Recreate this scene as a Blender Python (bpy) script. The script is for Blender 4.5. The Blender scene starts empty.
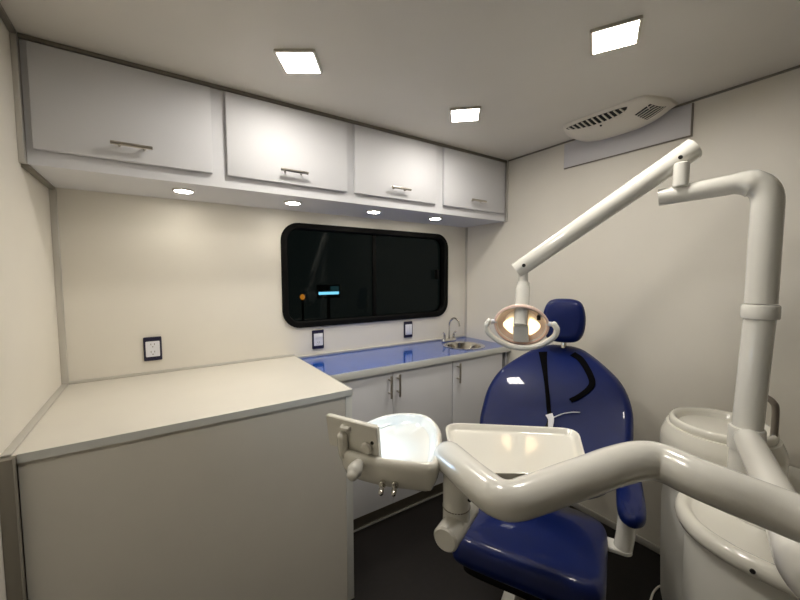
import bpy, bmesh, math, random
from mathutils import Vector, Matrix
from mathutils.bvhtree import BVHTree
random.seed(4)
SC = bpy.context.scene
COL = SC.collection
V = Vector

# ------------------------------------------------------------------ camera
W, H = 2.391, 2.172                       # room width (X), ceiling height
cam_d = bpy.data.cameras.new('camera')
cam = bpy.data.objects.new('camera', cam_d); COL.objects.link(cam)
yaw, pitch, roll = math.radians(33.88), math.radians(-3.906), math.radians(-0.104)
fw = V((math.sin(yaw)*math.cos(pitch), math.cos(yaw)*math.cos(pitch), math.sin(pitch)))
rt = V((math.cos(yaw), -math.sin(yaw), 0)); up = rt.cross(fw)
r2 = rt*math.cos(roll)+up*math.sin(roll); u2 = up*math.cos(roll)-rt*math.sin(roll)
cam.matrix_world = Matrix(((r2.x, u2.x, -fw.x, .354), (r2.y, u2.y, -fw.y, -2.096), (r2.z, u2.z, -fw.z, 1.391), (0, 0, 0, 1)))
cam_d.sensor_width = 36; cam_d.lens = 36*363/800; cam_d.clip_start = .02
SC.camera = cam

# ------------------------------------------------------------------ world, exposure
wd = bpy.data.worlds.new('night'); SC.world = wd; wd.use_nodes = True
wd.node_tree.nodes['Background'].inputs[0].default_value = (.055, .057, .052, 1)
wd.node_tree.nodes['Background'].inputs[1].default_value = 1.0
SC.view_settings.view_transform = 'Standard'; SC.view_settings.look = 'None'
SC.view_settings.exposure = 1.1; SC.view_settings.gamma = 1
CEIL_L, PUCK_L, LAMP_L, FILM_L = 46, 38, 1.2, 10     # radiance of the room's lamps

# ------------------------------------------------------------------ materials
def lin(c): return tuple(((x/255)/12.92 if x/255 <= .04045 else ((x/255+.055)/1.055)**2.4) for x in c)
def mat(name, rgb, rough=.5, metal=0, coat=0, bump=0, bscale=200, spec=.5, vary=0, vscale=6):
    m = bpy.data.materials.new(name); m.use_nodes = True
    nt = m.node_tree; b = nt.nodes['Principled BSDF']
    c = lin(rgb)
    b.inputs['Base Color'].default_value = (*c, 1)
    b.inputs['Roughness'].default_value = rough; b.inputs['Metallic'].default_value = metal
    b.inputs['Coat Weight'].default_value = coat; b.inputs['Coat Roughness'].default_value = .04
    b.inputs['Specular IOR Level'].default_value = spec
    tc = nt.nodes.new('ShaderNodeTexCoord')
    if vary:
        n = nt.nodes.new('ShaderNodeTexNoise'); n.inputs['Scale'].default_value = vscale; n.inputs['Detail'].default_value = 4
        nt.links.new(tc.outputs['Object'], n.inputs['Vector'])
        r = nt.nodes.new('ShaderNodeValToRGB')
        r.color_ramp.elements[0].position = .3; r.color_ramp.elements[1].position = .7
        r.color_ramp.elements[0].color = (*[x*(1-vary) for x in c], 1); r.color_ramp.elements[1].color = (*[min(1, x*(1+vary)) for x in c], 1)
        nt.links.new(n.outputs['Fac'], r.inputs['Fac']); nt.links.new(r.outputs['Color'], b.inputs['Base Color'])
    if bump:
        n = nt.nodes.new('ShaderNodeTexNoise'); n.inputs['Scale'].default_value = bscale; n.inputs['Detail'].default_value = 3
        nt.links.new(tc.outputs['Object'], n.inputs['Vector'])
        bp = nt.nodes.new('ShaderNodeBump'); bp.inputs['Strength'].default_value = bump; bp.inputs['Distance'].default_value = .002
        nt.links.new(n.outputs['Fac'], bp.inputs['Height']); nt.links.new(bp.outputs['Normal'], b.inputs['Normal'])
    return m
def emit(name, rgb, s):
    m = bpy.data.materials.new(name); m.use_nodes = True; nt = m.node_tree
    b = nt.nodes['Principled BSDF']
    b.inputs['Base Color'].default_value = (.8, .8, .8, 1)
    b.inputs['Emission Color'].default_value = (*lin(rgb), 1); b.inputs['Emission Strength'].default_value = s
    return m
def glassy(name, tint, ior=1.35):
    m = bpy.data.materials.new(name); m.use_nodes = True; nt = m.node_tree
    nt.nodes.remove(nt.nodes['Principled BSDF']); out = nt.nodes['Material Output']
    t = nt.nodes.new('ShaderNodeBsdfTransparent'); t.inputs[0].default_value = (*tint, 1)
    g = nt.nodes.new('ShaderNodeBsdfGlossy'); g.inputs['Roughness'].default_value = .02; g.inputs[0].default_value = (1, 1, 1, 1)
    f = nt.nodes.new('ShaderNodeFresnel'); f.inputs[0].default_value = ior
    x = nt.nodes.new('ShaderNodeMixShader')
    nt.links.new(f.outputs[0], x.inputs[0]); nt.links.new(t.outputs[0], x.inputs[1]); nt.links.new(g.outputs[0], x.inputs[2])
    nt.links.new(x.outputs[0], out.inputs[0])
    return m
M = dict(
    wall=mat('cream wall panel', (226, 221, 210), .45, bump=.04, bscale=60, vary=.012),
    ceil=mat('ceiling panel', (221, 216, 207), .5, bump=.03, bscale=60, vary=.012),
    floor=mat('black vinyl floor', (27, 24, 23), .6, spec=.25, bump=.15, bscale=300, vary=.12, vscale=40),
    lam=mat('white laminate', (217, 217, 220), .6, bump=.02, bscale=120, spec=.15),
    block=mat('cream laminate', (224, 219, 208), .4, bump=.02, bscale=120, vary=.015),
    edge=mat('grey white edging', (218, 219, 214), .35),
    alu=mat('brushed aluminium', (206, 203, 196), .34, .45, bump=.05, bscale=400),
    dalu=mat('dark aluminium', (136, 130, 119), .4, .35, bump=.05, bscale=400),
    kick=mat('toe kick', (120, 114, 103), .45, .3),
    blue=mat('blue gloss laminate', (20, 78, 172), .10, coat=.6, vary=.03, vscale=30),
    steel=mat('satin steel', (190, 184, 174), .28, 1),
    chrome=mat('chrome', (215, 212, 205), .08, 1),
    navy=mat('navy plastic', (26, 24, 52), .35),
    white=mat('white plastic', (226, 226, 232), .35),
    black=mat('black rubber', (9, 9, 8), .6, spec=.12),
    dark=mat('dark slot', (20, 18, 16), .7),
    acw=mat('off white plastic', (232, 226, 214), .42),
    board=mat('grey white board', (205, 203, 206), .5),
    vinyl=mat('blue vinyl', (5, 25, 84), .42, spec=.2, coat=.3, bump=.03, bscale=260, vary=.05, vscale=20),
    gloss=mat('glossy white shell', (232, 229, 218), .14, coat=.7),
    metalw=mat('white painted metal', (230, 228, 220), .2, coat=.5),
    cast=mat('white cast base', (222, 220, 212), .35),
    pdish=mat('pale pinkish dish', (186, 170, 162), .3),
    pink=mat('clear pinkish bezel', (235, 205, 192), .15, coat=.5),
    greyp=mat('grey plastic', (120, 112, 102), .4),
    strap=mat('black webbing', (4, 4, 6), .8, spec=.06, bump=.3, bscale=900),
    night=mat('night asphalt', (22, 24, 26), .9),
)
M['pane'] = glassy('tinted window glass', (.16, .19, .19), 1.2)
M['lens'] = emit('lit ceiling lens', (255, 249, 239), CEIL_L)
M['puck'] = emit('lit puck lens', (255, 247, 232), PUCK_L)
M['refl'] = emit('lit reflector', (255, 214, 160), LAMP_L)
M['film'] = emit('lit viewer screen', (180, 218, 255), FILM_L)
M['signb'] = emit('lit blue sign', (150, 220, 255), 14)
M['signd'] = emit('dim teal sign board', (90, 150, 160), .9)
M['signo'] = emit('orange lamp glass', (255, 140, 40), 6)

# ------------------------------------------------------------------ mesh helpers
LOC = {}
def link(name, bm, m, parent=None, smooth=35):
    """one mesh object; vertices are given in world coordinates and shifted to the object's base"""
    bmesh.ops.remove_doubles(bm, verts=bm.verts, dist=1e-6)
    bmesh.ops.recalc_face_normals(bm, faces=bm.faces)
    lo = V([min(v.co[i] for v in bm.verts) for i in range(3)]); hi = V([max(v.co[i] for v in bm.verts) for i in range(3)])
    if parent is None: base = V(((lo.x+hi.x)/2, (lo.y+hi.y)/2, lo.z))
    else: base = (lo+hi)/2
    for v in bm.verts: v.co -= base
    me = bpy.data.meshes.new(name); bm.to_mesh(me); bm.free()
    for p in me.polygons: p.use_smooth = True
    me.set_sharp_from_angle(angle=math.radians(smooth))
    me.materials.append(m)
    o = bpy.data.objects.new(name, me); COL.objects.link(o)
    if parent is not None:
        o.parent = parent; o.location = base-LOC[parent.name]
    else: o.location = base
    LOC[o.name] = base
    return o
def tag(o, label, cat, group=None):
    o['label'] = label; o['category'] = cat
    if group: o['group'] = group
    return o
def thing(name, label, cat, loc, group=None):
    o = bpy.data.objects.new(name, None); COL.objects.link(o); o.location = loc; o.empty_display_size = .05
    LOC[o.name] = V(loc)
    return tag(o, label, cat, group)
def struct(name, bm, m, parent=None, smooth=35):
    o = link(name, bm, m, parent, smooth)
    if parent is None: o['kind'] = 'structure'
    return o
def dup(root, loc, label, group):
    def cp(o, par):
        c = o.copy(); COL.objects.link(c); c.parent = par
        for ch in o.children: cp(ch, c)
        return c
    r = cp(root, None); r.location = loc; r['label'] = label; r['group'] = group
    return r

def box(bm, x0, x1, y0, y1, z0, z1, bev=0, seg=2, rot=0, piv=None):
    t = bmesh.new(); bmesh.ops.create_cube(t, size=1)
    for v in t.verts: v.co = V((x0+(v.co.x+.5)*(x1-x0), y0+(v.co.y+.5)*(y1-y0), z0+(v.co.z+.5)*(z1-z0)))
    if bev: bmesh.ops.bevel(t, geom=t.edges[:], offset=bev, segments=seg, affect='EDGES', profile=.5)
    if rot: bmesh.ops.rotate(t, verts=t.verts, cent=piv, matrix=Matrix.Rotation(rot, 3, 'Z'))
    add(bm, t); return bm
def add(bm, t):
    me = bpy.data.meshes.new('t'); t.to_mesh(me); t.free(); bm.from_mesh(me); bpy.data.meshes.remove(me)
def B(*a, **k): return box(bmesh.new(), *a, **k)
def rrect(w, h, r, n=6):
    p = []
    for cx, cy, a0 in ((w/2-r, h/2-r, 0), (-w/2+r, h/2-r, 90), (-w/2+r, -h/2+r, 180), (w/2-r, -h/2+r, 270)):
        for i in range(n+1):
            a = math.radians(a0+90*i/n); p.append((cx+r*math.cos(a), cy+r*math.sin(a)))
    return p
def ell(a, b, n=40): return [(a*math.cos(2*math.pi*i/n), b*math.sin(2*math.pi*i/n)) for i in range(n)]
def cat(p0, p1, p2, p3, t): return .5*((2*p1)+(p2-p0)*t+(2*p0-5*p1+4*p2-p3)*t*t+(3*p1-p0-3*p2+p3)*t*t*t)
def smooth_closed(pts, k=5):
    P = [V((*p, 0)[:3]) for p in pts]; n = len(P); o = []
    for i in range(n):
        for j in range(k): o.append(tuple(cat(P[i-1], P[i], P[(i+1) % n], P[(i+2) % n], j/k)[:2]))
    return o
def smooth_open(pts, k=8):
    P = [V(p) for p in pts]; P = [2*P[0]-P[1]]+P+[2*P[-1]-P[-2]]; o = []
    for i in range(1, len(P)-2):
        for j in range(k): o.append(cat(P[i-1], P[i], P[i+1], P[i+2], j/k))
    o.append(P[-2]); return o
def inset(outline, d, scale=False):
    n = len(outline); P = [V(p) for p in outline]
    if sum(P[i-1].x*P[i].y-P[i].x*P[i-1].y for i in range(n)) < 0: sg = -1
    else: sg = 1
    if scale:
        c = sum(P, V((0, 0)))/n; return [c+(p-c)*(1-d) for p in P]
    o = []
    for i in range(n):
        e1 = (P[i]-P[i-1]).normalized(); e2 = (P[(i+1) % n]-P[i]).normalized()
        n1 = V((-e1.y, e1.x))*sg; n2 = V((-e2.y, e2.x))*sg
        m = n1+n2; m = m/max(.5, m.dot(m)/2) if m.length > 1e-6 else n1
        o.append(P[i]+m*d)
    return o
def rings(outline, profile, O=(0, 0, 0), ex=(1, 0, 0), ey=(0, 1, 0), ez=(0, 0, 1), cap0=True, cap1=True, warp=None, bm=None):
    """stack of outlines; profile = (inset, height[, 's' for inset as a share of the size])"""
    bm = bm or bmesh.new(); O, ex, ey, ez = V(O), V(ex), V(ey), V(ez); R = []
    for pr in profile:
        q = inset(outline, pr[0], len(pr) > 2)
        R.append([bm.verts.new(O+ex*p[0]+ey*p[1]+ez*(pr[1]+(warp(p[0], p[1]) if warp else 0))) for p in q])
    n = len(outline)
    for a, b in zip(R, R[1:]):
        for i in range(n): bm.faces.new((a[i], a[(i+1) % n], b[(i+1) % n], b[i]))
    if cap0: bm.faces.new(R[0][::-1])
    if cap1: bm.faces.new(R[-1])
    return bm
def pad(outline, th, rnd, crown, O, ex, ey, ez, warp=None):
    """upholstered cushion: rounded edges, soft crown; its front is at height 0, its back at -th"""
    pr = [(.97, -th, 's'), (.5, -th, 's'), (rnd*.9, -th)]
    for i in range(7):
        a = math.pi/2*i/6; pr.append((rnd*(1-math.sin(a)), -th+rnd*(1-math.cos(a))))
    for i in range(7):
        a = math.pi/2*i/6; pr.append((rnd*(1-math.cos(a)), -rnd+rnd*math.sin(a)))
    for s in (.25, .4, .6, .8, .97): pr.append((s, crown*(1-(1-s)**2.2)*1.0, 's'))
    return rings(outline, pr, O, ex, ey, ez, warp=warp)
def tube(pts, r, n=24, caps='round', bm=None, smooth=8, flat=None):
    bm = bm or bmesh.new()
    P = smooth_open(pts, smooth) if smooth else [V(p) for p in pts]
    m = len(P); rr = [r(i/(m-1)) if callable(r) else r for i in range(m)]
    T = [(P[min(i+1, m-1)]-P[max(i-1, 0)]).normalized() for i in range(m)]
    a = V((0, 0, 1)) if abs(T[0].z) < .9 else V((1, 0, 0))
    if flat: a = V(flat)
    U = (a-T[0]*a.dot(T[0])).normalized(); R = []; seq = []
    if caps == 'round':
        seq += [(P[0]-T[0]*rr[0]*math.cos(x), rr[0]*math.sin(x), 0) for x in (math.pi/2*k/5 for k in range(1, 5))]
    seq += [(P[i], rr[i], i) for i in range(m)]
    if caps == 'round':
        seq += [(P[-1]+T[-1]*rr[-1]*math.sin(x), rr[-1]*math.cos(x), m-1) for x in (math.pi/2*k/5 for k in range(1, 5))]
    for p, rad, i in seq:
        U = (U-T[i]*U.dot(T[i])).normalized(); W_ = T[i].cross(U)
        R.append([bm.verts.new(p+(U*math.cos(2*math.pi*k/n)+W_*math.sin(2*math.pi*k/n))*rad) for k in range(n)])
    for A, C in zip(R, R[1:]):
        for k in range(n): bm.faces.new((A[k], A[(k+1) % n], C[(k+1) % n], C[k]))
    bm.faces.new(R[0][::-1]); bm.faces.new(R[-1]); return bm
def cyl(p, q, r, n=28, bev=.0, bm=None, r2=None):
    p, q = V(p), V(q); d = (q-p); L = d.length; d.normalize(); r2 = r if r2 is None else r2
    a = V((0, 0, 1)) if abs(d.z) < .9 else V((1, 0, 0)); ex = (a-d*a.dot(d)).normalized(); ey = d.cross(ex)
    bm = bm or bmesh.new(); R = []
    prof = [(r-bev, 0), (r, bev), (r2, L-bev), (r2-bev, L)] if bev else [(r, 0), (r2, L)]
    for rad, h in prof:
        R.append([bm.verts.new(p+d*h+(ex*math.cos(2*math.pi*k/n)+ey*math.sin(2*math.pi*k/n))*rad) for k in range(n)])
    for A, C in zip(R, R[1:]):
        for k in range(n): bm.faces.new((A[k], A[(k+1) % n], C[(k+1) % n], C[k]))
    bm.faces.new(R[0][::-1]); bm.faces.new(R[-1]); return bm
def lathe(prof, O, axis=(0, 0, 1), n=48, bm=None, sx=1):
    O, d = V(O), V(axis).normalized(); a = V((1, 0, 0)) if abs(d.x) < .9 else V((0, 1, 0)); ex = (a-d*a.dot(d)).normalized(); ey = d.cross(ex)
    bm = bm or bmesh.new(); R = []
    for r, h in prof:
        R.append([bm.verts.new(O+d*h+(ex*math.cos(2*math.pi*k/n)*sx+ey*math.sin(2*math.pi*k/n))*max(r, 1e-4)) for k in range(n)])
    for A, C in zip(R, R[1:]):
        for k in range(n): bm.faces.new((A[k], A[(k+1) % n], C[(k+1) % n], C[k]))
    if prof[0][0] > 1e-3 and prof[0] != prof[-1]: bm.faces.new(R[0][::-1])
    if prof[-1][0] > 1e-3 and prof[0] != prof[-1]: bm.faces.new(R[-1])
    return bm
def holed(outer, inner, h0, h1, O=(0, 0, 0), ex=(1, 0, 0), ey=(0, 1, 0), ez=(0, 0, 1)):
    """plate with one hole"""
    O, ex, ey, ez = V(O), V(ex), V(ey), V(ez); bm = bmesh.new(); L = []
    for h in (h0, h1):
        row = []
        for pts in (outer, inner): row.append([bm.verts.new(O+ex*p[0]+ey*p[1]+ez*h) for p in pts])
        ed = []
        for vs in row:
            for i in range(len(vs)): ed.append(bm.edges.new((vs[i-1], vs[i])))
        bmesh.ops.triangle_fill(bm, use_beauty=True, use_dissolve=False, edges=ed)
        L.append(row)
    for j in (0, 1):
        a, b = L[0][j], L[1][j]
        for i in range(len(a)): bm.faces.new((a[i-1], a[i], b[i], b[i-1]))
    return bm

# ------------------------------------------------------------------ the room
YB = -4.6
struct('floor', B(-.04, W+.04, YB-.04, .04, -.05, 0), M['floor'])
struct('ceiling', B(-.04, W+.04, YB-.04, .04, H, H+.05), M['ceil'])
struct('wall_left', B(-.04, 0, YB, .0, 0, H), M['wall'])
struct('wall_right', B(W, W+.04, YB, .0, 0, H), M['wall'])
struct('wall_rear', B(-.04, W+.04, YB-.04, YB, 0, H), M['wall'])
WX, WZ, WW, WH = 1.570, 1.388, 1.245, .612         # window
hole = [(p[0]+WX, p[1]+WZ) for p in rrect(WW-.05, WH-.05, .085)]
struct('wall_back', holed([(-.04, 0), (W+.04, 0), (W+.04, H), (-.04, H)], hole, 0, -.04, (0, 0, 0), (1, 0, 0), (0, 0, 1), (0, -1, 0)), M['wall'], smooth=20)
# window_1
wf = struct('window_1', rings(rrect(WW, WH, .105, 8), [(.036, 0), (.004, 0), (0, .004), (0, .012), (.004, .016), (.03, .016), (.036, .010), (.036, -.045), (.03, -.045), (.03, 0)],
            (WX, 0, WZ), (1, 0, 0), (0, 0, 1), (0, -1, 0), cap0=False, cap1=False), M['black'])
struct('pane', rings(rrect(WW-.07, WH-.07, .072, 8), [(0, -.028), (0, -.033)], (WX, 0, WZ), (1, 0, 0), (0, 0, 1), (0, -1, 0)), M['pane'], wf)
struct('mullion', B(1.555, 1.580, .012, .03, WZ-WH/2+.036, WZ+WH/2-.036, .003), M['black'], wf)
struct('latch', B(2.085, 2.105, -.012, .02, 1.36, 1.43, .004), M['black'], wf)
# aluminium trims
def trim(n, *a, m='alu', bev=.002): struct('trim_%d' % n, B(*a, bev), M[m])
trim(1, 0, .022, -.016, 0, .922, 1.761)                          # back-left corner
box_ = bmesh.new(); box(box_, 0, .004, -.022, -.0, .922, 1.761)
trim(2, W-.012, W, -.012, 0, .90, 1.761)               # back-right corner
trim(3, 0, .015, -.412, -.386, 1.759, 2.170)                     # left end of the wall cabinets
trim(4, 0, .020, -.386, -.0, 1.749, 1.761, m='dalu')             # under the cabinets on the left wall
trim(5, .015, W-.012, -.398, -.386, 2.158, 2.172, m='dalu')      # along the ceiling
trim(6, W-.012, W, -.402, -.386, 1.761, 2.172)                   # right end of the wall cabinets
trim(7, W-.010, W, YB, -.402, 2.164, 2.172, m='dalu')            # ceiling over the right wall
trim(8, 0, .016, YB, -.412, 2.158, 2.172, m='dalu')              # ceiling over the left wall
trim(9, .022, 1.012, -.012, 0, .920, .932)                       # behind the cream top
trim(10, 0, .022, -.7645, 0, .9202, .926)                          # beside the cream top
trim(11, 1.012, W-.012, -.014, 0, .900, .914)                    # behind the blue counter
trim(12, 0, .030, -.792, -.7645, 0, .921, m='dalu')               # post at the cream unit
box_.free()
struct('baseboard_right', B(W-.008, W, YB, -.46, 0, .036, .002), M['alu'])
struct('baseboard_left', B(0, .008, YB, -.79, 0, .036, .002), M['alu'])

# ------------------------------------------------------------------ wall cabinets
def bar_handle(parent, p, q, out, r=.0065):
    p, q, out = V(p), V(q), V(out); d = (q-p).normalized()
    h = link('handle', cyl(p+out, q+out, r, 16, .001), M['steel'], parent)
    for s in (.2, .8):
        c = p.lerp(q, s); link('handle_post', cyl(c, c+out, .0045, 12), M['steel'], h)
    return h
cuts = [.016, .593, 1.193, 1.778, W-.0125]
doors = [(.036, .566), (.622, 1.172), (1.216, 1.748), (1.810, 2.345)]
where = ['beside the left wall, its door dimmest', 'above the left end of the dark window', 'above the middle of the dark window', 'in the corner by the right wall']
for i in range(4):
    x0, x1 = cuts[i], cuts[i+1]; d0, d1 = doors[i]
    t = thing('wall_cabinet', 'white overhead cabinet '+where[i], 'cabinet', ((x0+x1)/2, -.19, 1.761), 'white cabinets under the ceiling')
    link('body', B(x0, x1, -.386, -.001, 1.761, 2.157), M['lam'], t)
    dr = link('door', B(d0, d1, -.406, -.389, 1.811, 2.150, .0015), M['lam'], t)
    c = (d0+d1)/2
    bar_handle(dr, (c-.062, -.406, 1.862), (c+.062, -.406, 1.862), (0, -.03, 0))

# ------------------------------------------------------------------ ceiling lights and pucks
def panel_light(name, cx, cy, z, w, rot, label):
    t = thing(name, label, 'ceiling light', (cx, cy, z-.006), 'square ceiling lights')
    bm = rings(rrect(w+.018, w+.018, .008, 3), [(.009, -.003), (.001, -.003), (0, -.002), (0, .006), (.009, .006), (.009, -.003)], (cx, cy, z-.006),
               (math.cos(rot), math.sin(rot), 0), (-math.sin(rot), math.cos(rot), 0), (0, 0, 1), cap0=False, cap1=False)
    link('frame', bm, M['steel'], t)
    link('diffuser', rings(rrect(w, w, .006, 3), [(0, .003), (0, .0055)], (cx, cy, z-.006),
         (math.cos(rot), math.sin(rot), 0), (-math.sin(rot), math.cos(rot), 0), (0, 0, 1)), M['lens'], t)
    return t
for cx, cy, rot, lab in ((.820, -.745, -33.5, 'square lit ceiling light nearest the left wall, over the cream unit'),
                         (1.632, -.762, -43, 'square lit ceiling light nearest the wall cabinets, above the window end'),
                         (1.632, -1.456, 27.5, 'square lit ceiling light nearest the air conditioner'),
                         (.820, -1.456, 10, 'square lit ceiling light nearest the camera, just outside the picture')):
    panel_light('ceiling_light', cx, cy, H, .126, math.radians(rot), lab)
p0 = thing('under_cabinet_light', 'round lit puck light under the cabinet nearest the left wall', 'light', (.469, -.245, 1.753), 'round puck lights under the wall cabinets')
link('trim_ring', lathe([(.034, .002), (.036, 0), (.042, .002), (.043, .0075), (.034, .0075), (.034, .002)], (.469, -.245, 1.753)), M['alu'], p0)
link('lens', lathe([(.001, -.001), (.028, -.001), (.034, .001), (.034, .006), (.001, .006)], (.469, -.245, 1.753)), M['puck'], p0)
for x, lab in ((.945, 'round lit puck light above the left end of the dark window'), (1.415, 'round lit puck light above the middle of the dark window'),
               (1.874, 'round lit puck light nearest the right wall')):
    dup(p0, (x, -.245, 1.753), lab, 'round puck lights under the wall cabinets')

# ------------------------------------------------------------------ cream storage unit on the left
Xl, Dl = 1.012, .758
t = thing('storage_unit', 'cream laminate storage unit with a wide flat top, against the left wall', 'cabinet', (.52, -.38, 0))
link('top_panel', B(.001, Xl, -Dl-.002, -.0015, .895, .920, .003), M['block'], t)
link('front_panel', B(.030, Xl-.03, -Dl+.004, -Dl+.02, .004, .893), M['block'], t)
link('side_panel', B(Xl-.018, Xl-.001, -Dl+.03, -.0015, .0, .894), M['block'], t)
link('front_edging', B(.031, Xl+.001, -Dl-.004, -Dl-.002, .896, .9205), M['edge'], t)
link('side_edging', B(Xl, Xl+.002, -Dl, -.0015, .896, .9205), M['edge'], t)
link('corner_post', B(Xl-.03, Xl, -Dl, -Dl+.03, .0, .894, .002), M['edge'], t)

# ------------------------------------------------------------------ base cabinets, blue counter, sink, tap
def base_cab(x0, x1, label, doors):
    t = thing('base_cabinet', label, 'cabinet', ((x0+x1)/2, -.22, 0), 'white base cabinets under the blue counter')
    b = bmesh.new()
    for a in ((x0, x0+.016, -.418, -.002, .10, .861), (x1-.016, x1, -.418, -.002, .10, .861), (x0+.016, x1-.016, -.418, -.002, .10, .116),
              (x0+.016, x1-.016, -.012, -.002, .116, .861)): box(b, *a)
    link('body', b, M['lam'], t)
    link('toe_kick', B(x0, x1, -.392, -.380, .004, .10), M['kick'], t)
    link('kick_strip', B(x0, x1, -.397, -.392, 0, .008), M['alu'], t)
    for d0, d1, hx in doors:
        d = link('door', B(d0, d1, -.437, -.420, .104, .858, .001), M['lam'], t)
        bar_handle(d, (hx, -.437, .722), (hx, -.437, .846), (0, -.03, 0))
base_cab(1.016, 1.8605, 'white double door base cabinet beside the cream storage unit', [(1.02, 1.418, 1.392), (1.4215, 1.857, 1.448)])
base_cab(1.8625, W-.002, 'white single door base cabinet under the sink', [(1.8655, 2.318, 1.898)])
t = thing('countertop', 'glossy blue countertop with pale edge below the dark window', 'countertop', (1.7, -.22, .862))
SX, SY, SR = 2.120, -.266, .132
link('slab', holed([(1.0145, -.448), (W-.001, -.448), (W-.001, -.0005), (1.0145, -.0005)], [(SX+p[0], SY+p[1]) for p in ell(SR-.012, SR-.012)], .862, .900), M['blue'], t, 20)
link('edge_band', B(1.0145, W-.001, -.451, -.448, .862, .9005, .001), M['edge'], t)
s = tag(link('sink', lathe([(SR+.012, .9005), (SR+.012, .903), (SR+.006, .906), (SR-.004, .905), (SR-.018, .898), (SR-.024, .86), (SR-.04, .80), (SR-.07, .785), (.022, .782),
        (.001, .78), (.001, .776), (.03, .778), (SR-.06, .78), (SR-.034, .797), (SR-.020, .86), (SR-.015, .897), (SR+.0, .9005), (SR+.012, .9005)], (SX, SY, 0)), M['chrome'], None),
        'small round stainless steel sink set in the blue counter', 'sink')
FX, FY = 2.150, -.075
t = thing('faucet', 'chrome gooseneck faucet with two handles behind the small sink', 'faucet', (FX, FY, .9))
link('base', rrect and rings(rrect(.13, .04, .018), [(.003, .9), (0, .903), (0, .914), (.004, .92)], (FX, FY, 0)), M['chrome'], t)
link('spout', tube([(FX, FY, .918), (FX, FY, 1.02), (FX+.003, FY-.015, 1.058), (FX+.008, FY-.05, 1.075), (FX+.013, FY-.085, 1.058), (FX+.015, FY-.095, 1.02)], .0075, 16, 'flat'), M['chrome'], t)
for sx in (-.045, .045):
    link('tap_handle', tube([(FX+sx, FY, .918), (FX+sx, FY, .945), (FX+sx*1.05, FY-.002, .958), (FX+sx*1.35, FY-.006, .968)], lambda u: .010 if u < .5 else .006, 14), M['chrome'], t)

# ------------------------------------------------------------------ outlets
def outlet(x, z, label, kind):
    t = thing('wall_outlet', label, 'outlet', (x, -.004, z-.057), 'dark framed outlets on the window wall')
    link('cover_plate', rings(rrect(.073, .114, .005, 3), [(0, 0), (0, .006), (.002, .009)], (x, -.0005, z), (1, 0, 0), (0, 0, 1), (0, -1, 0)), M['navy'], t)
    link('insert', rings(rrect(.056, .074, .003, 2), [(0, .009), (0, .011), (.001, .012)], (x, -.0005, z), (1, 0, 0), (0, 0, 1), (0, -1, 0)), M['white'], t)
    def slot(dx, dz, w, h): link('slot', B(x+dx-w/2, x+dx+w/2, -.0132, -.0122, z+dz-h/2, z+dz+h/2), M['greyp'], t)
    if kind == 'socket':
        for dz in (.019, -.017):
            slot(-.007, dz+.004, .0025, .008); slot(.007, dz+.004, .0025, .008); slot(0, dz-.008, .005, .004)
    elif kind == 'mixed':
        slot(-.005, -.016, .003, .006); slot(.006, -.016, .003, .006); slot(-.010, -.027, .003, .003); slot(.001, -.027, .003, .003)
        link('rocker', B(x-.018, x+.018, -.0140, -.0122, z+.002, z+.030, .0006), M['white'], t)
    else:
        for dx in (-.0135, .0135): link('rocker', B(x+dx-.012, x+dx+.012, -.0145, -.0122, z-.032, z+.032, .0006), M['white'], t)
outlet(.329, 1.041, 'dark framed wall outlet above the cream storage unit', 'socket')
outlet(1.158, 1.003, 'dark framed wall plate below the left end of the window', 'mixed')
outlet(1.828, 1.007, 'dark framed rocker switch plate above the blue counter, nearer the sink', 'switch')

# ------------------------------------------------------------------ air conditioner and board
t = thing('backing_board', 'grey white backing board on the right wall under the ceiling', 'board', (W-.005, -1.12, 2.02))
link('panel', B(W-.010, W-.0005, -1.428, -.815, 2.020, 2.1595, .001), M['board'], t)
link('shadow_strip', B(W-.008, W-.0005, -1.434, -.815, 2.0145, 2.0195), M['greyp'], t)  # shadow gap below the board, put in as a dark grey strip
link('shadow_strip', B(W-.008, W-.0005, -1.434, -1.4285, 2.0195, 2.1595), M['greyp'], t)  # the same painted shadow gap up the board's near end
t = thing('air_conditioner', 'off white ceiling air conditioner grille over the right wall', 'air conditioner', (2.26, -1.15, 2.08))
bm = bmesh.new(); R = []
NY, YC, HW = 36, -1.140, .243
def hh(k): return .014+.060*(1-abs(k)**3.2)
def top_edge(k): return 2.148+.02*k**4+.11*max(0, (abs(k)-.78)/.22)**1.3
for i in range(NY+1):
    k = math.sin((-1+2*i/NY)*math.pi/2); y = YC+HW*k; h = hh(k); x = top_edge(k)
    R.append([bm.verts.new((a, y, z)) for a, z in ((x-.002, H-.0005), (x-.001, H-.008), (x+.003, H-.013), (2.289, H-h*.97), (2.305, H-h), (2.335, H-h*.99), (2.358, H-h*.55), (2.366, H-.0005))])
for a, b in zip(R, R[1:]):
    for j in range(8): bm.faces.new((a[j], a[(j+1) % 8], b[(j+1) % 8], b[j]))
bm.faces.new(R[0]); bm.faces.new(R[-1][::-1])
link('housing', bm, M['acw'], t, 50)
def face(y, s, off=0):
    """point on the sloped front of the housing: along Y, down the slope"""
    k = max(-1, min(1, (y-YC)/HW)); h = hh(k); a = V((top_edge(k)+.003, y, H-.013)); b = V((2.289, y, H-h*.97)); d = b-a
    return a.lerp(b, s)+V((d.z, 0, -d.x)).normalized()*off
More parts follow.
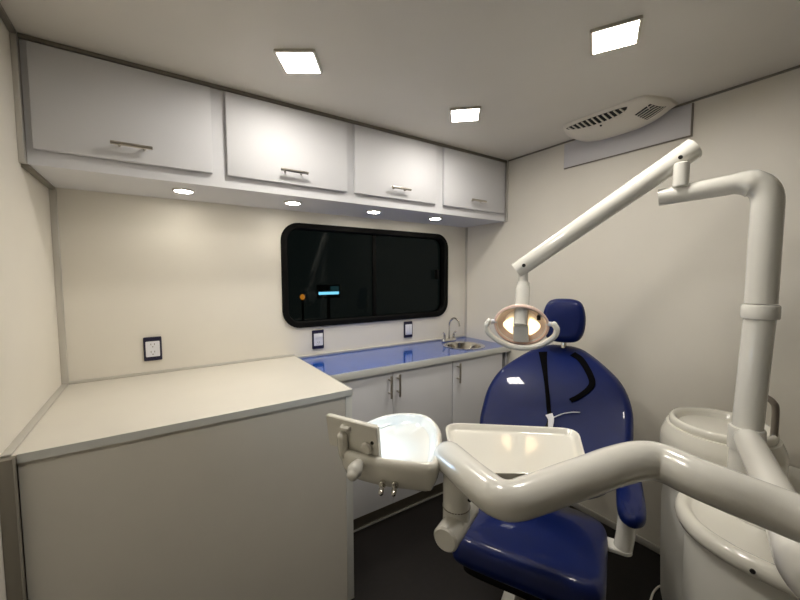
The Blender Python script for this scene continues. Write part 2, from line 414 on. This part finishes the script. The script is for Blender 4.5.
def face_patch(lo, hi, off0, off1, n=24):
    """strip on the slope between two edges lo(u), hi(u) -> (y, s)"""
    bm = bmesh.new(); Q = []
    for i in range(n+1):
        u = i/n; a, b = lo(u), hi(u)
        Q.append([[bm.verts.new(face(a[0]+(b[0]-a[0])*w/3, a[1]+(b[1]-a[1])*w/3, o)) for w in range(4)] for o in (off0, off1)])
    for p, q in zip(Q, Q[1:]):
        for o in (0, 1):
            for w in range(3): bm.faces.new((p[o][w], p[o][w+1], q[o][w+1], q[o][w]))
        for w in (0, 3): bm.faces.new((p[0][w], q[0][w], q[1][w], p[1][w]))
    for p in (Q[0], Q[-1]):
        for w in range(3): bm.faces.new((p[0][w], p[0][w+1], p[1][w+1], p[1][w]))
    return bm
def bow(u): return math.sqrt(max(0, 1-(2*u-1)**2))
e_hi = lambda u: (-.956-.300*u, .10-.07*bow(u)-.004)
e_lo = lambda u: (-.956-.300*u, .10+.25*bow(u)+.004)
g = link('vent', face_patch(e_hi, e_lo, -.002, .0012, 40), M['dark'], t)
for i in range(11):
    u = .06+.085*i
    if u > .95: break
    link('vane', face_patch(lambda v: (e_hi(u)[0]-.009*v+.006, e_hi(u)[1]+(e_lo(u)[1]-e_hi(u)[1])*v), lambda v: (e_hi(u)[0]-.009*v-.001, e_hi(u)[1]+(e_lo(u)[1]-e_hi(u)[1])*v), .001, .005, 6), M['acw'], g)
q = [(-1.262, .54), (-1.332, .36), (-1.364, .98), (-1.288, .98)]
def mix(a, b, u): return (a[0]+(b[0]-a[0])*u, a[1]+(b[1]-a[1])*u)
g = link('intake_grille', face_patch(lambda u: mix(q[0], q[3], u), lambda u: mix(q[1], q[2], u), -.002, .0012), M['dark'], t)
for i in range(5):
    c = (i+.7)/5.4
    link('grille_bar', face_patch(lambda v: mix(mix(q[0], q[1], v), mix(q[3], q[2], v), c-.024), lambda v: mix(mix(q[0], q[1], v), mix(q[3], q[2], v), c+.024), .001, .004, 8), M['acw'], g)
link('screw', cyl(face(-1.112, .48, 0), face(-1.112, .48, .003), .005, 14), M['dark'], t)

# ------------------------------------------------------------------ dental chair
th = math.radians(64)
A = V((math.sin(th), math.cos(th), 0)); Lt = V((math.cos(th), -math.sin(th), 0)); Z = V((0, 0, 1))
CH = V((.354, -2.096, 0))+Lt*-.195                         # point of the chair's axis line, s = 0
def ch(s, lat, z): return CH+A*s+Lt*lat+Z*z
chair = thing('dental_chair', 'blue vinyl dental chair with reclined round backrest', 'dental chair', ch(1.36, 0, 0))
rec = math.radians(47); tb = A*math.cos(rec)+Z*math.sin(rec); nb = Lt.cross(tb)   # backrest plane, normal to the front
if nb.z < 0: nb = -nb
PB = V((1.743, -1.205, .74))-Lt*.018
half = [(.0, .492), (.06, .488), (.115, .460), (.195, .376), (.268, .268), (.303, .155), (.308, .05), (.302, -.04), (.275, -.125), (.215, -.212), (.12, -.258), (0, -.266)]
outl = [(x, y) for x, y in half]+[(-x, y) for x, y in half[-2:0:-1]]
outl = smooth_closed(outl, 4)
def back_warp(x, y): return -.08*(y-.05)-.40*min(max(y-.107, 0), .193)**2-.197*max(0, y-.3)+.06*x*x+.28*max(0, x-.04)**2
bb = pad(outl, .085, .036, .002, PB, Lt, tb, nb, warp=back_warp)
backrest_tree = BVHTree.FromBMesh(bb)
link('backrest', bb, M['vinyl'], chair, 60)
PH = V((2.016, -1.105, 1.05))
rh = math.radians(79); thd = A*math.cos(rh)+Z*math.sin(rh); nh = Lt.cross(thd)
if nh.z < 0: nh = -nh
hh_ = [(0, .118), (.050, .113), (.082, .090), (.098, .03), (.094, -.045), (.066, -.092), (0, -.104)]
hl = smooth_closed(hh_+[(-x, y) for x, y in hh_[-2:0:-1]], 4)
HC = PH+thd*.114+Lt*-.036+A*.0
hb = pad(hl, .075, .034, .010, HC, Lt, thd, nh, warp=lambda x, y: .9*(x*x))
link('headrest', hb, M['vinyl'], chair, 60)
link('headrest_bar', tube([HC-nh*.085-thd*.02, HC-nh*.09-thd*.10, PB+tb*.36-nb*.16, PB+tb*.25-nb*.135], .014, 14), M['chrome'], chair)
link('back_shell', pad([(x*.9, y*.9) for x, y in outl], .03, .012, .0, PB-nb*.086, Lt, tb, nb, warp=back_warp), M['gloss'], chair, 60)
# seat and foot section
SA, SB = ch(1.57, 0, .452), ch(.985, 0, .608)
ts = (SA-SB).normalized(); ns = Lt.cross(ts)
if ns.z < 0: ns = -ns
SL = (SA-SB).length
sc_ = SB+ts*(SL/2)
so = smooth_closed([(.10, SL/2+.01), (.165, SL/2-.015), (.207, SL/2-.075), (.216, SL/2-.2), (.214, 0), (.212, -SL/2+.12), (.205, -SL/2+.04), (.165, -SL/2+.004), (0, -SL/2),
                    (-.165, -SL/2+.004), (-.205, -SL/2+.04), (-.212, -SL/2+.12), (-.214, 0), (-.216, SL/2-.2), (-.207, SL/2-.075), (-.165, SL/2-.015), (-.10, SL/2+.01), (0, SL/2+.014)], 4)
link('seat', pad(so, .085, .032, .010, sc_, Lt, ts, ns), M['vinyl'], chair, 60)
link('seat_shell', pad([(x*.86, y*.86) for x, y in so], .03, .01, 0, sc_-ns*.0855, Lt, ts, ns), M['black'], chair, 60)
bm = rings([(p[0], p[1]) for p in rrect(.16, .26, .05)], [(.0, .06), (-.01, .12), (.01, .25), (.015, .395)], ch(1.42, 0, 0), Lt, A, Z)
link('pedestal', bm, M['dalu'], chair, 50)
link('base_plate', rings(rrect(.32, .56, .08), [(.0, 0), (0, .03), (.012, .05), (.06, .062)], ch(1.42, 0, 0), Lt, A, Z), M['cast'], chair, 50)
link('back_support', tube([ch(1.46, 0, .36), ch(1.60, 0, .42), PB-nb*.125-tb*.10, PB-nb*.122+tb*.05], .03, 16), M['cast'], chair)
# right armrest
ao = smooth_closed([(0, .20), (.030, .185), (.041, .12), (.043, 0), (.043, -.10), (.036, -.160), (.016, -.186), (0, -.19), (-.016, -.186), (-.036, -.160), (-.043, -.10), (-.043, 0), (-.041, .12), (-.030, .185)], 4)
ar = pad(ao, .045, .02, .006, ch(1.515, .280, .622), Lt, A, Z)
arm = link('armrest', ar, M['vinyl'], chair, 60)
link('armrest_post', tube([ch(1.43, .272, .58), ch(1.43, .268, .50), ch(1.425, .262, .447)], .029, 20, 'flat'), M['metalw'], arm)
link('armrest_bracket', box(bmesh.new(), 0, 1, 0, 1, 0, 1) if False else rings(rrect(.17, .06, .024), [(.003, .434), (0, .437), (0, .447), (.003, .450)], ch(1.425, .205, 0), Lt, A, Z), M['metalw'], arm)

# ------------------------------------------------------------------ straps and bib clip on the backrest
def on_back(lat, tt, off):
    p = PB+Lt*(lat+.018)+tb*tt; h = backrest_tree.ray_cast(p+nb*.3, -nb)
    q = h[0] if h[0] is not None else p
    return q+nb*off
def ribbon(pts, w, off=.004, thick=.0035):
    P = smooth_open([V((*p, 0)) for p in pts], 8); bm = bmesh.new(); R = []
    for i, p in enumerate(P):
        d = (P[min(i+1, len(P)-1)]-P[max(i-1, 0)]).normalized(); s = V((-d.y, d.x, 0)); ww = w(i/(len(P)-1)) if callable(w) else w
        a, b = p+s*ww/2, p-s*ww/2
        R.append([bm.verts.new(on_back(a.x, a.y, off-thick)), bm.verts.new(on_back(a.x, a.y, off)), bm.verts.new(on_back(p.x, p.y, off+.001)), bm.verts.new(on_back(b.x, b.y, off)), bm.verts.new(on_back(b.x, b.y, off-thick))])
    for x, y in zip(R, R[1:]):
        for k in range(5): bm.faces.new((x[k], x[(k+1) % 5], y[(k+1) % 5], y[k]))
    bm.faces.new(R[0]); bm.faces.new(R[-1]); return bm
tag(link('strap', ribbon([(-.098, .408), (-.088, .36), (-.072, .29), (-.050, .19), (-.030, .09), (-.018, .02), (-.03, -.03)], lambda u: .042-.024*min(1, u*2.2), .005), M['strap']),
    'straight black strap hanging down the blue backrest to the white clip', 'strap', 'black straps on the chair back')
tag(link('strap', ribbon([(.040, .415), (.075, .385), (.108, .325), (.134, .250), (.122, .205), (.085, .160), (.055, .135)], lambda u: .033-.013*u, .005), M['strap']),
    'hooked black strap curling on the right half of the blue backrest', 'strap', 'black straps on the chair back')
t = thing('bib_clip', 'small white bib clip with thin cord on the blue backrest', 'clip', on_back(-.012, .02, .008))
link('jaw', ribbon([(-.022, .048), (-.012, .028), (-.010, .0), (-.010, -.02)], lambda u: .030-.016*u, .016, .008), M['white'], t)
link('cord', tube([on_back(-.006, .034, .014), on_back(.03, .062, .010), on_back(.065, .078, .007), on_back(.095, .084, .006)], .0022, 8), M['white'], t)

# ------------------------------------------------------------------ dental unit: cabinet, spittoon, pole
PX, PY = 1.943, -1.781                   # the pole leans a little
PB0 = V((PX-.024, PY+.015, .66))
unit = thing('dental_unit', 'glossy white dental unit cabinet with spittoon bowl and tall pole, by the right wall', 'dental unit', (2.0, -1.8, 0))
rear = smooth_closed([(1.88, -1.64), (1.95, -1.56), (2.02, -1.512), (2.10, -1.495), (2.20, -1.505), (2.30, -1.54), (2.37, -1.63), (2.372, -1.85), (2.37, -2.08), (2.30, -2.15), (2.05, -2.17), (1.88, -2.15), (1.84, -2.05), (1.83, -1.80)], 4)
link('cabinet', rings(rear, [(.035, .0), (.03, .02), (.012, .10), (.004, .3), (.0, .5), (.012, .62), (.03, .66)]), M['cast'], unit, 50)
rim = smooth_closed([(1.628, -1.85), (1.634, -1.80), (1.664, -1.725), (1.72, -1.668), (1.80, -1.628), (1.92, -1.61), (2.0, -1.62), (2.03, -1.70), (2.03, -1.95), (2.0, -2.12), (1.85, -2.15), (1.72, -2.12), (1.655, -2.03), (1.632, -1.94)], 4)
link('front_cabinet', rings(rim, [(.06, .0), (.05, .02), (.035, .10), (.030, .575), (.04, .59)]), M['cast'], unit, 50)
wt = link('worktop', rings(rim, [(.04, .588), (.012, .589), (.003, .595), (0, .608), (.002, .624), (.010, .636), (.022, .641), (.034, .638), (.042, .626), (.050, .622), (.3, .622, 's')]), M['gloss'], unit, 60)
link('screw', cyl((1.6300, -1.862, .612), (1.6245, -1.862, .612), .006, 14), M['dark'], wt)
BX, BY = 2.085, -1.665
tw = link('tower', lathe([(.178, .60), (.181, .66), (.181, .765), (.179, .775), (.176, .785), (.170, .80), (.163, .815), (.12, .818)], (BX, BY, 0), n=64), M['gloss'], unit, 50)
link('spittoon_bowl', lathe([(.150, .806), (.155, .822), (.153, .838), (.146, .845), (.138, .843), (.131, .832), (.122, .812), (.09, .79), (.03, .782), (.001, .781), (.001, .775), (.05, .778), (.12, .79), (.150, .806)], (BX, BY, 0), n=64), M['gloss'], unit, 60)
link('pole_mount', rings(rrect(.14, .20, .05), [(0, .60), (0, .70), (.006, .715), (.02, .722)], (PX-.015, PY-.03, 0)), M['gloss'], unit, 50)
link('rinse_pipe', tube([(2.09, -1.806, .62), (2.09, -1.806, .80), (2.09, -1.806, .925), (2.09, -1.798, .955), (2.095, -1.775, .968), (2.10, -1.752, .962)], .010, 14), M['greyp'], unit)
pole = link('pole', tube([PB0, PB0.lerp(V((PX, PY, 1.27)), .5), (PX, PY, 1.27)], .0385, 32, 'flat', smooth=0), M['metalw'], unit)
link('pole_collar', lathe([(.0385, 1.250), (.045, 1.252), (.0465, 1.257), (.0465, 1.290), (.044, 1.295), (.0385, 1.297)], (PX, PY, 0)), M['metalw'], unit)
# a hose on the floor
tag(link('hose', tube([(2.24, -1.478, .005), (2.19, -1.477, .005), (2.155, -1.470, .005), (2.108, -1.470, .005), (2.056, -1.480, .005), (2.00, -1.495, .005), (1.93, -1.54, .005)], .004, 10), M['acw']), 'thin pale hose on the black floor at the foot of the dental unit', 'hose')

# ------------------------------------------------------------------ operating lamp on the pole
E2 = V((1.860, -1.515, 1.666))
lamp = thing('operating_lamp', 'lit white operating lamp on a long jointed arm above the blue chair', 'lamp', (PX, PY, 1.30))
def bend(p, c, q, r, n=10):
    p, c, q = V(p), V(c), V(q); a = c+(p-c).normalized()*r; b = c+(q-c).normalized()*r
    return [a.lerp(c, i/n).lerp(c.lerp(b, i/n), i/n) for i in range(n+1)]
path = [V((PX, PY, 1.300))]+bend((PX, PY, 1.3), (PX+.002, PY, 1.690), E2, .080)+[E2]
link('swing_arm', tube(path, lambda u: .0395 if u < .6 else .045-.016*(u-.6)/.4, 32, 'flat', smooth=0), M['metalw'], lamp)
JP = V((1.860, -1.580, 1.690))
link('arm_joint', cyl(JP, JP+Z*.082, .023, 24, .004), M['metalw'], lamp)
S1, S0 = V((1.568, -1.134, 1.408)), V((1.915, -1.593, 1.826))
dS = (S1-S0).normalized()
link('spring_arm', tube([S0, S0.lerp(S1, .5), S1], lambda u: .0375-.005*u, 28, 'flat', smooth=6), M['metalw'], lamp)
side = dS.cross(Z).normalized()
for p in (S0+dS*.060, S1-dS*.035):
    for sg in (1, -1):
        link('pivot_screw', cyl(p+side*sg*.020, p+side*sg*(.0382 if (p-S0).length < .2 else .0340), .007, 14), M['dark'], lamp)
ST = S1-dS*.02+V((.010, -.0065, 0))
link('knuckle', cyl(ST-Z*.015, ST-Z*.065, .018, 20, .003), M['metalw'], lamp)
LC = V((1.560, -1.168, 1.192))                                # lamp head centre
fn = V((-.74, -.48, -.40)).normalized(); fx = fn.cross(Z).normalized(); fy = fx.cross(fn).normalized()
if fy.z < 0: fy = -fy
o_ = ell(.100, .088, 48)
dish = [(.97, -.062, 's'), (.8, -.060, 's'), (.55, -.050, 's'), (.3, -.032, 's'), (.1, -.010, 's'), (0, .0), (0, .004), (.004, .006), (.008, .002)]
head = link('lamp_housing', rings(o_, dish+[(.012, -.004), (.12, -.010, 's'), (.97, -.056, 's')], LC, fx, fy, fn), M['metalw'], lamp, 60)
link('dish', rings(o_, [(.010, .001), (.012, -.002), (.14, -.006, 's'), (.32, -.020, 's'), (.57, -.038, 's'), (.82, -.046, 's'), (.98, -.048, 's')], LC, fx, fy, fn, cap0=False), M['pdish'], head, 60)
link('bezel', rings(ell(.104, .092, 48), [(0, -.004), (-.002, .002), (0, .008), (.006, .010), (.010, .004), (.006, -.004), (0, -.004)], LC, fx, fy, fn, cap0=False, cap1=False), M['pink'], head, 60)
# two lit reflector halves inside the dish, either side of the bulb shield
for sg in (1, -1):
    o = [(sg*(.020+x), y) for x, y in ((.008, .010), (.030, .008), (.050, -.004), (.054, -.018), (.040, -.038), (.022, -.054), (.008, -.056))]
    bm = rings(smooth_closed(o, 3), [(.0, 0), (.0, .004), (.3, .008, 's')], LC-fn*.022, fx, fy, fn,
               warp=lambda x, y: .022*((x/.1)**2+(y/.088)**2)*.9-.010)
    link('reflector', bm, M['refl'], head, 60)
link('bulb_shield', rings(rrect(.060, .075, .008), [(.002, -.01), (0, .003), (0, .014), (.003, .017)], LC+fy*-.036, fx, fy, fn), M['metalw'], head)
SB0, SB1 = ST-Z*.060, LC+fy*.012+fn*.020
link('stem', tube([SB0, SB0.lerp(SB1, .5), SB1], lambda u: .0275 if u > .08 else .024, 24, 'flat', smooth=8), M['metalw'], lamp)
hpts = [LC+fx*x+fy*y+fn*z for x, y, z in ((-.122, .022, .02), (-.132, .002, .028), (-.118, -.030, .036), (-.062, -.066, .046), (0, -.076, .050), (.062, -.066, .046), (.118, -.030, .036), (.132, .002, .028), (.122, .022, .02))]
link('handle', tube(hpts, .011, 16), M['metalw'], lamp)
for sg in (1, -1): link('side_clip', cyl(LC+fx*sg*.094+fy*.012, LC+fx*sg*.124+fy*.012+fn*.006, .009, 12, .002), M['white'], lamp)
link('switch', rings(rrect(.014, .020, .003), [(0, 0), (0, .006), (.002, .008)], LC-fx*.066+fy*.034-fn*.008, fx, fy, fn), M['dark'], head)

# ------------------------------------------------------------------ delivery arm, head, viewer
AZ = .972
dl = thing('delivery_unit', 'white dental delivery head on a thick curved white arm, with viewer panel', 'delivery unit', (.86, -1.5, .85))
aw = link('lower_arm', tube([(PB0.x-.01, PB0.y-.012, .866), (1.70, -1.856, .864), (1.503, -1.928, .863), (1.365, -1.966, .862), (1.285, -1.995, .862), (1.245, -2.035, .862), (1.238, -2.08, .862)], .037, 32), M['metalw'], dl)
link('pole_sleeve', lathe([(.039, .820), (.045, .822), (.0465, .83), (.0465, .890), (.044, .897), (.039, .899)], (PB0.x+.009, PB0.y-.005, 0)), M['metalw'], dl)
link('elbow_joint', cyl((1.238, -2.08, .868), (1.239, -2.08, .970), .034, 28, .003), M['metalw'], dl)
link('upper_arm', tube([(1.240, -2.085, .975), (1.246, -2.03, .977), (1.241, -1.984, .980), (1.232, -1.946, .985), (1.212, -1.893, .995), (1.205, -1.850, 1.0), (1.208, -1.797, 1.003), (1.181, -1.767, 1.004), (1.111, -1.745, 1.002), (1.048, -1.734, 1.0),
                       (.988, -1.722, .998), (.925, -1.711, .996)]+bend((.925, -1.711, .996), (.838, -1.697, .996), (.850, -1.590, .999), .038, 6)+[(.848, -1.610, .998), (.857, -1.560, .999), (.862, -1.527, 1.0)], lambda u: .0385-.0055*min(1, max(0, u-.35)/.25), 32, smooth=5), M['metalw'], dl)
HU, HV = V((.763, -.647, 0)), V((.647, .763, 0)); HO = V((.70, -1.40, 0))
def hd(u, v, z): return HO+HU*u+HV*v+Z*z
ho = smooth_closed([(-.035, .015), (.0, -.012), (.07, -.034), (.14, -.041), (.175, -.037), (.188, .0), (.190, .08), (.186, .150), (.155, .220), (.10, .238), (.03, .212), (-.025, .13), (-.04, .06)], 4)
link('head_drop', rings(rrect(.10, .06, .015), [(0, .895), (0, .940)], (.842, -1.405, 0), HU, HV, Z), M['gloss'], dl)
link('head_body', rings(ho, [(.06, .930), (.03, .934), (.012, .945), (.004, .965), (0, .985), (.0, .998), (.004, 1.006), (.010, 1.008), (.016, 1.004), (.022, .992), (.030, .988), (.2, .986, 's'), (.6, .986, 's')], HO, HU, HV, Z), M['gloss'], dl, 60)
link('pivot_post', cyl((.872, -1.541, .972), (.868, -1.545, .868), .0285, 28, .003), M['metalw'], dl)
link('post_ring', lathe([(.0285, .896), (.0297, .897), (.0297, .899), (.0285, .900)], (.870, -1.543, 0)), M['greyp'], dl)
link('pivot_screw', cyl((.878, -1.566, .922), (.881, -1.574, .922), .004, 12), M['dark'], dl)
link('pivot_barrel', cyl((.812, -1.572, .862), (.925, -1.524, .868), .0265, 32, .004), M['metalw'], dl)
# film viewer standing on the left front corner of the head
vb, ve = V((.678, -1.322, 0)), V((.738, -1.449, 0)); vd = (ve-vb); vl = vd.length; vd.normalize()
vn = V((-vd.y, vd.x, 0))
if vn.dot(HV) < 0: vn = -vn
tilt = math.radians(-8); vz = (Z*math.cos(tilt)+vn*math.sin(tilt)); vf = vd.cross(vz)
if vf.dot(vn) < 0: vf = -vf
vc = (vb+ve)/2+Z*1.037
vw = link('film_viewer', rings(rrect(vl, .076, .004, 3), [(.002, -.011), (0, -.009), (0, 0), (.003, .002)], vc, vd, vz, vf), M['gloss'], dl)
link('viewer_screen', rings(rrect(vl-.016, .058, .003, 3), [(.0, .002), (0, .003)], vc, vd, vz, vf), M['film'], vw)
link('viewer_clip', rings(rrect(.026, .012, .003), [(0, .010), (0, .016), (.003, .020)], vc+vz*.020-vd*.012, vd, vz, -vf), M['gloss'], vw)
link('viewer_knuckle', cyl(vc+vd*.042-vf*.01-vz*.014, vc+vd*.042-vf*.019-vz*.014, .014, 20, .003), M['gloss'], vw)
link('viewer_socket', cyl(vc+vd*.056-vf*.010, vc+vd*.056-vf*.0125, .004, 12), M['dark'], vw)
link('viewer_bracket', tube([vc-vd*.02-vf*.018-vz*.0, vc-vd*.02-vf*.018-vz*.04, vc-vd*.015-vf*.010-vz*.062, hd(-.01, .02, .965)], .012, 14), M['gloss'], vw)
kn = V((.694, -1.428, .990))
link('adjusting_knob', tube([kn, kn+V((-.012, -.010, -.004)), kn+V((-.020, -.016, -.008))], lambda u: .012+.004*math.sin(u*3.1), 18), M['cast'], dl)
for u in (.062, .088):
    p = hd(u+.006, -.030, .957)
    tg = link('toggle_switch', cyl(p, p-HV*.010, .0075, 16, .001), M['chrome'], dl)
    link('toggle_lever', tube([p-HV*.008, p-HV*.016-Z*.002, p-HV*.026-Z*.006], lambda u: .003 if u < .55 else .0055, 12, smooth=4), M['chrome'], tg)

# ------------------------------------------------------------------ instrument tray
tc_ = V((.998, -1.567, 0))
def rounded_poly(P, r, n=6):
    o = []
    for i in range(len(P)):
        a, c, b = V((*P[i-1], 0)), V((*P[i], 0)), V((*P[(i+1) % len(P)], 0))
        o += [tuple(p[:2]) for p in bend(a, c, b, r, n)]
    return o
to = rounded_poly([(1.046, -1.298), (1.333, -1.544), (1.125, -1.692), (.884, -1.520)], .055)
tz = .922
tray = tag(link('instrument_tray', rings(to, [(.024, tz-.010), (.010, tz-.009), (.005, tz-.003), (.001, tz+.031), (0, tz+.034), (.003, tz+.0355), (.006, tz+.034), (.012, tz+.023), (.018, tz+.0195), (.024, tz+.019), (.4, tz+.019, 's'), (.9, tz+.019, 's')]), M['gloss'], None, 60),
           'shallow glossy white instrument tray in front of the blue chair', 'tray')
link('tray_holder', rings(rrect(.17, .09, .02), [(.004, .894), (0, .897), (0, .908), (.004, .911)], (1.10, -1.50, 0), HU, HV, Z), M['gloss'], dl)
link('holder_neck', rings(rrect(.22, .05, .015), [(0, .895), (0, .908)], (.965, -1.415, 0), HU, HV, Z), M['gloss'], dl)

# ------------------------------------------------------------------ lights in the night outside the window
struct('floor_outside', B(-2, 8, .06, 9, -.62, -.60), M['night'])
t = thing('street_sign', 'bluish white lit sign seen in the dark through the window', 'sign', (2.99, 4.2, -.6))
link('post', cyl((2.99, 4.2, -.6), (2.99, 4.2, .98), .03, 14), M['dark'], t)
link('sign_box', B(2.77, 3.21, 4.17, 4.23, .97, 1.22, .01), M['dark'], t)
link('sign_face', B(2.79, 3.18, 4.16, 4.17, 1.04, 1.09), M['signb'], t)
link('sign_board', B(3.02, 3.18, 4.16, 4.17, 1.10, 1.19), M['signd'], t)
t = thing('street_lamp', 'small orange lamp glowing in the dark outside the window', 'lamp', (2.50, 4.2, -.6))
link('post', cyl((2.50, 4.2, -.6), (2.50, 4.2, .96), .02, 12), M['dark'], t)
link('globe', lathe([(.001, .96), (.025, .965), (.045, 1.0), (.04, 1.03), (.02, 1.055), (.001, 1.06)], (2.50, 4.2, 0), n=20), M['signo'], t)
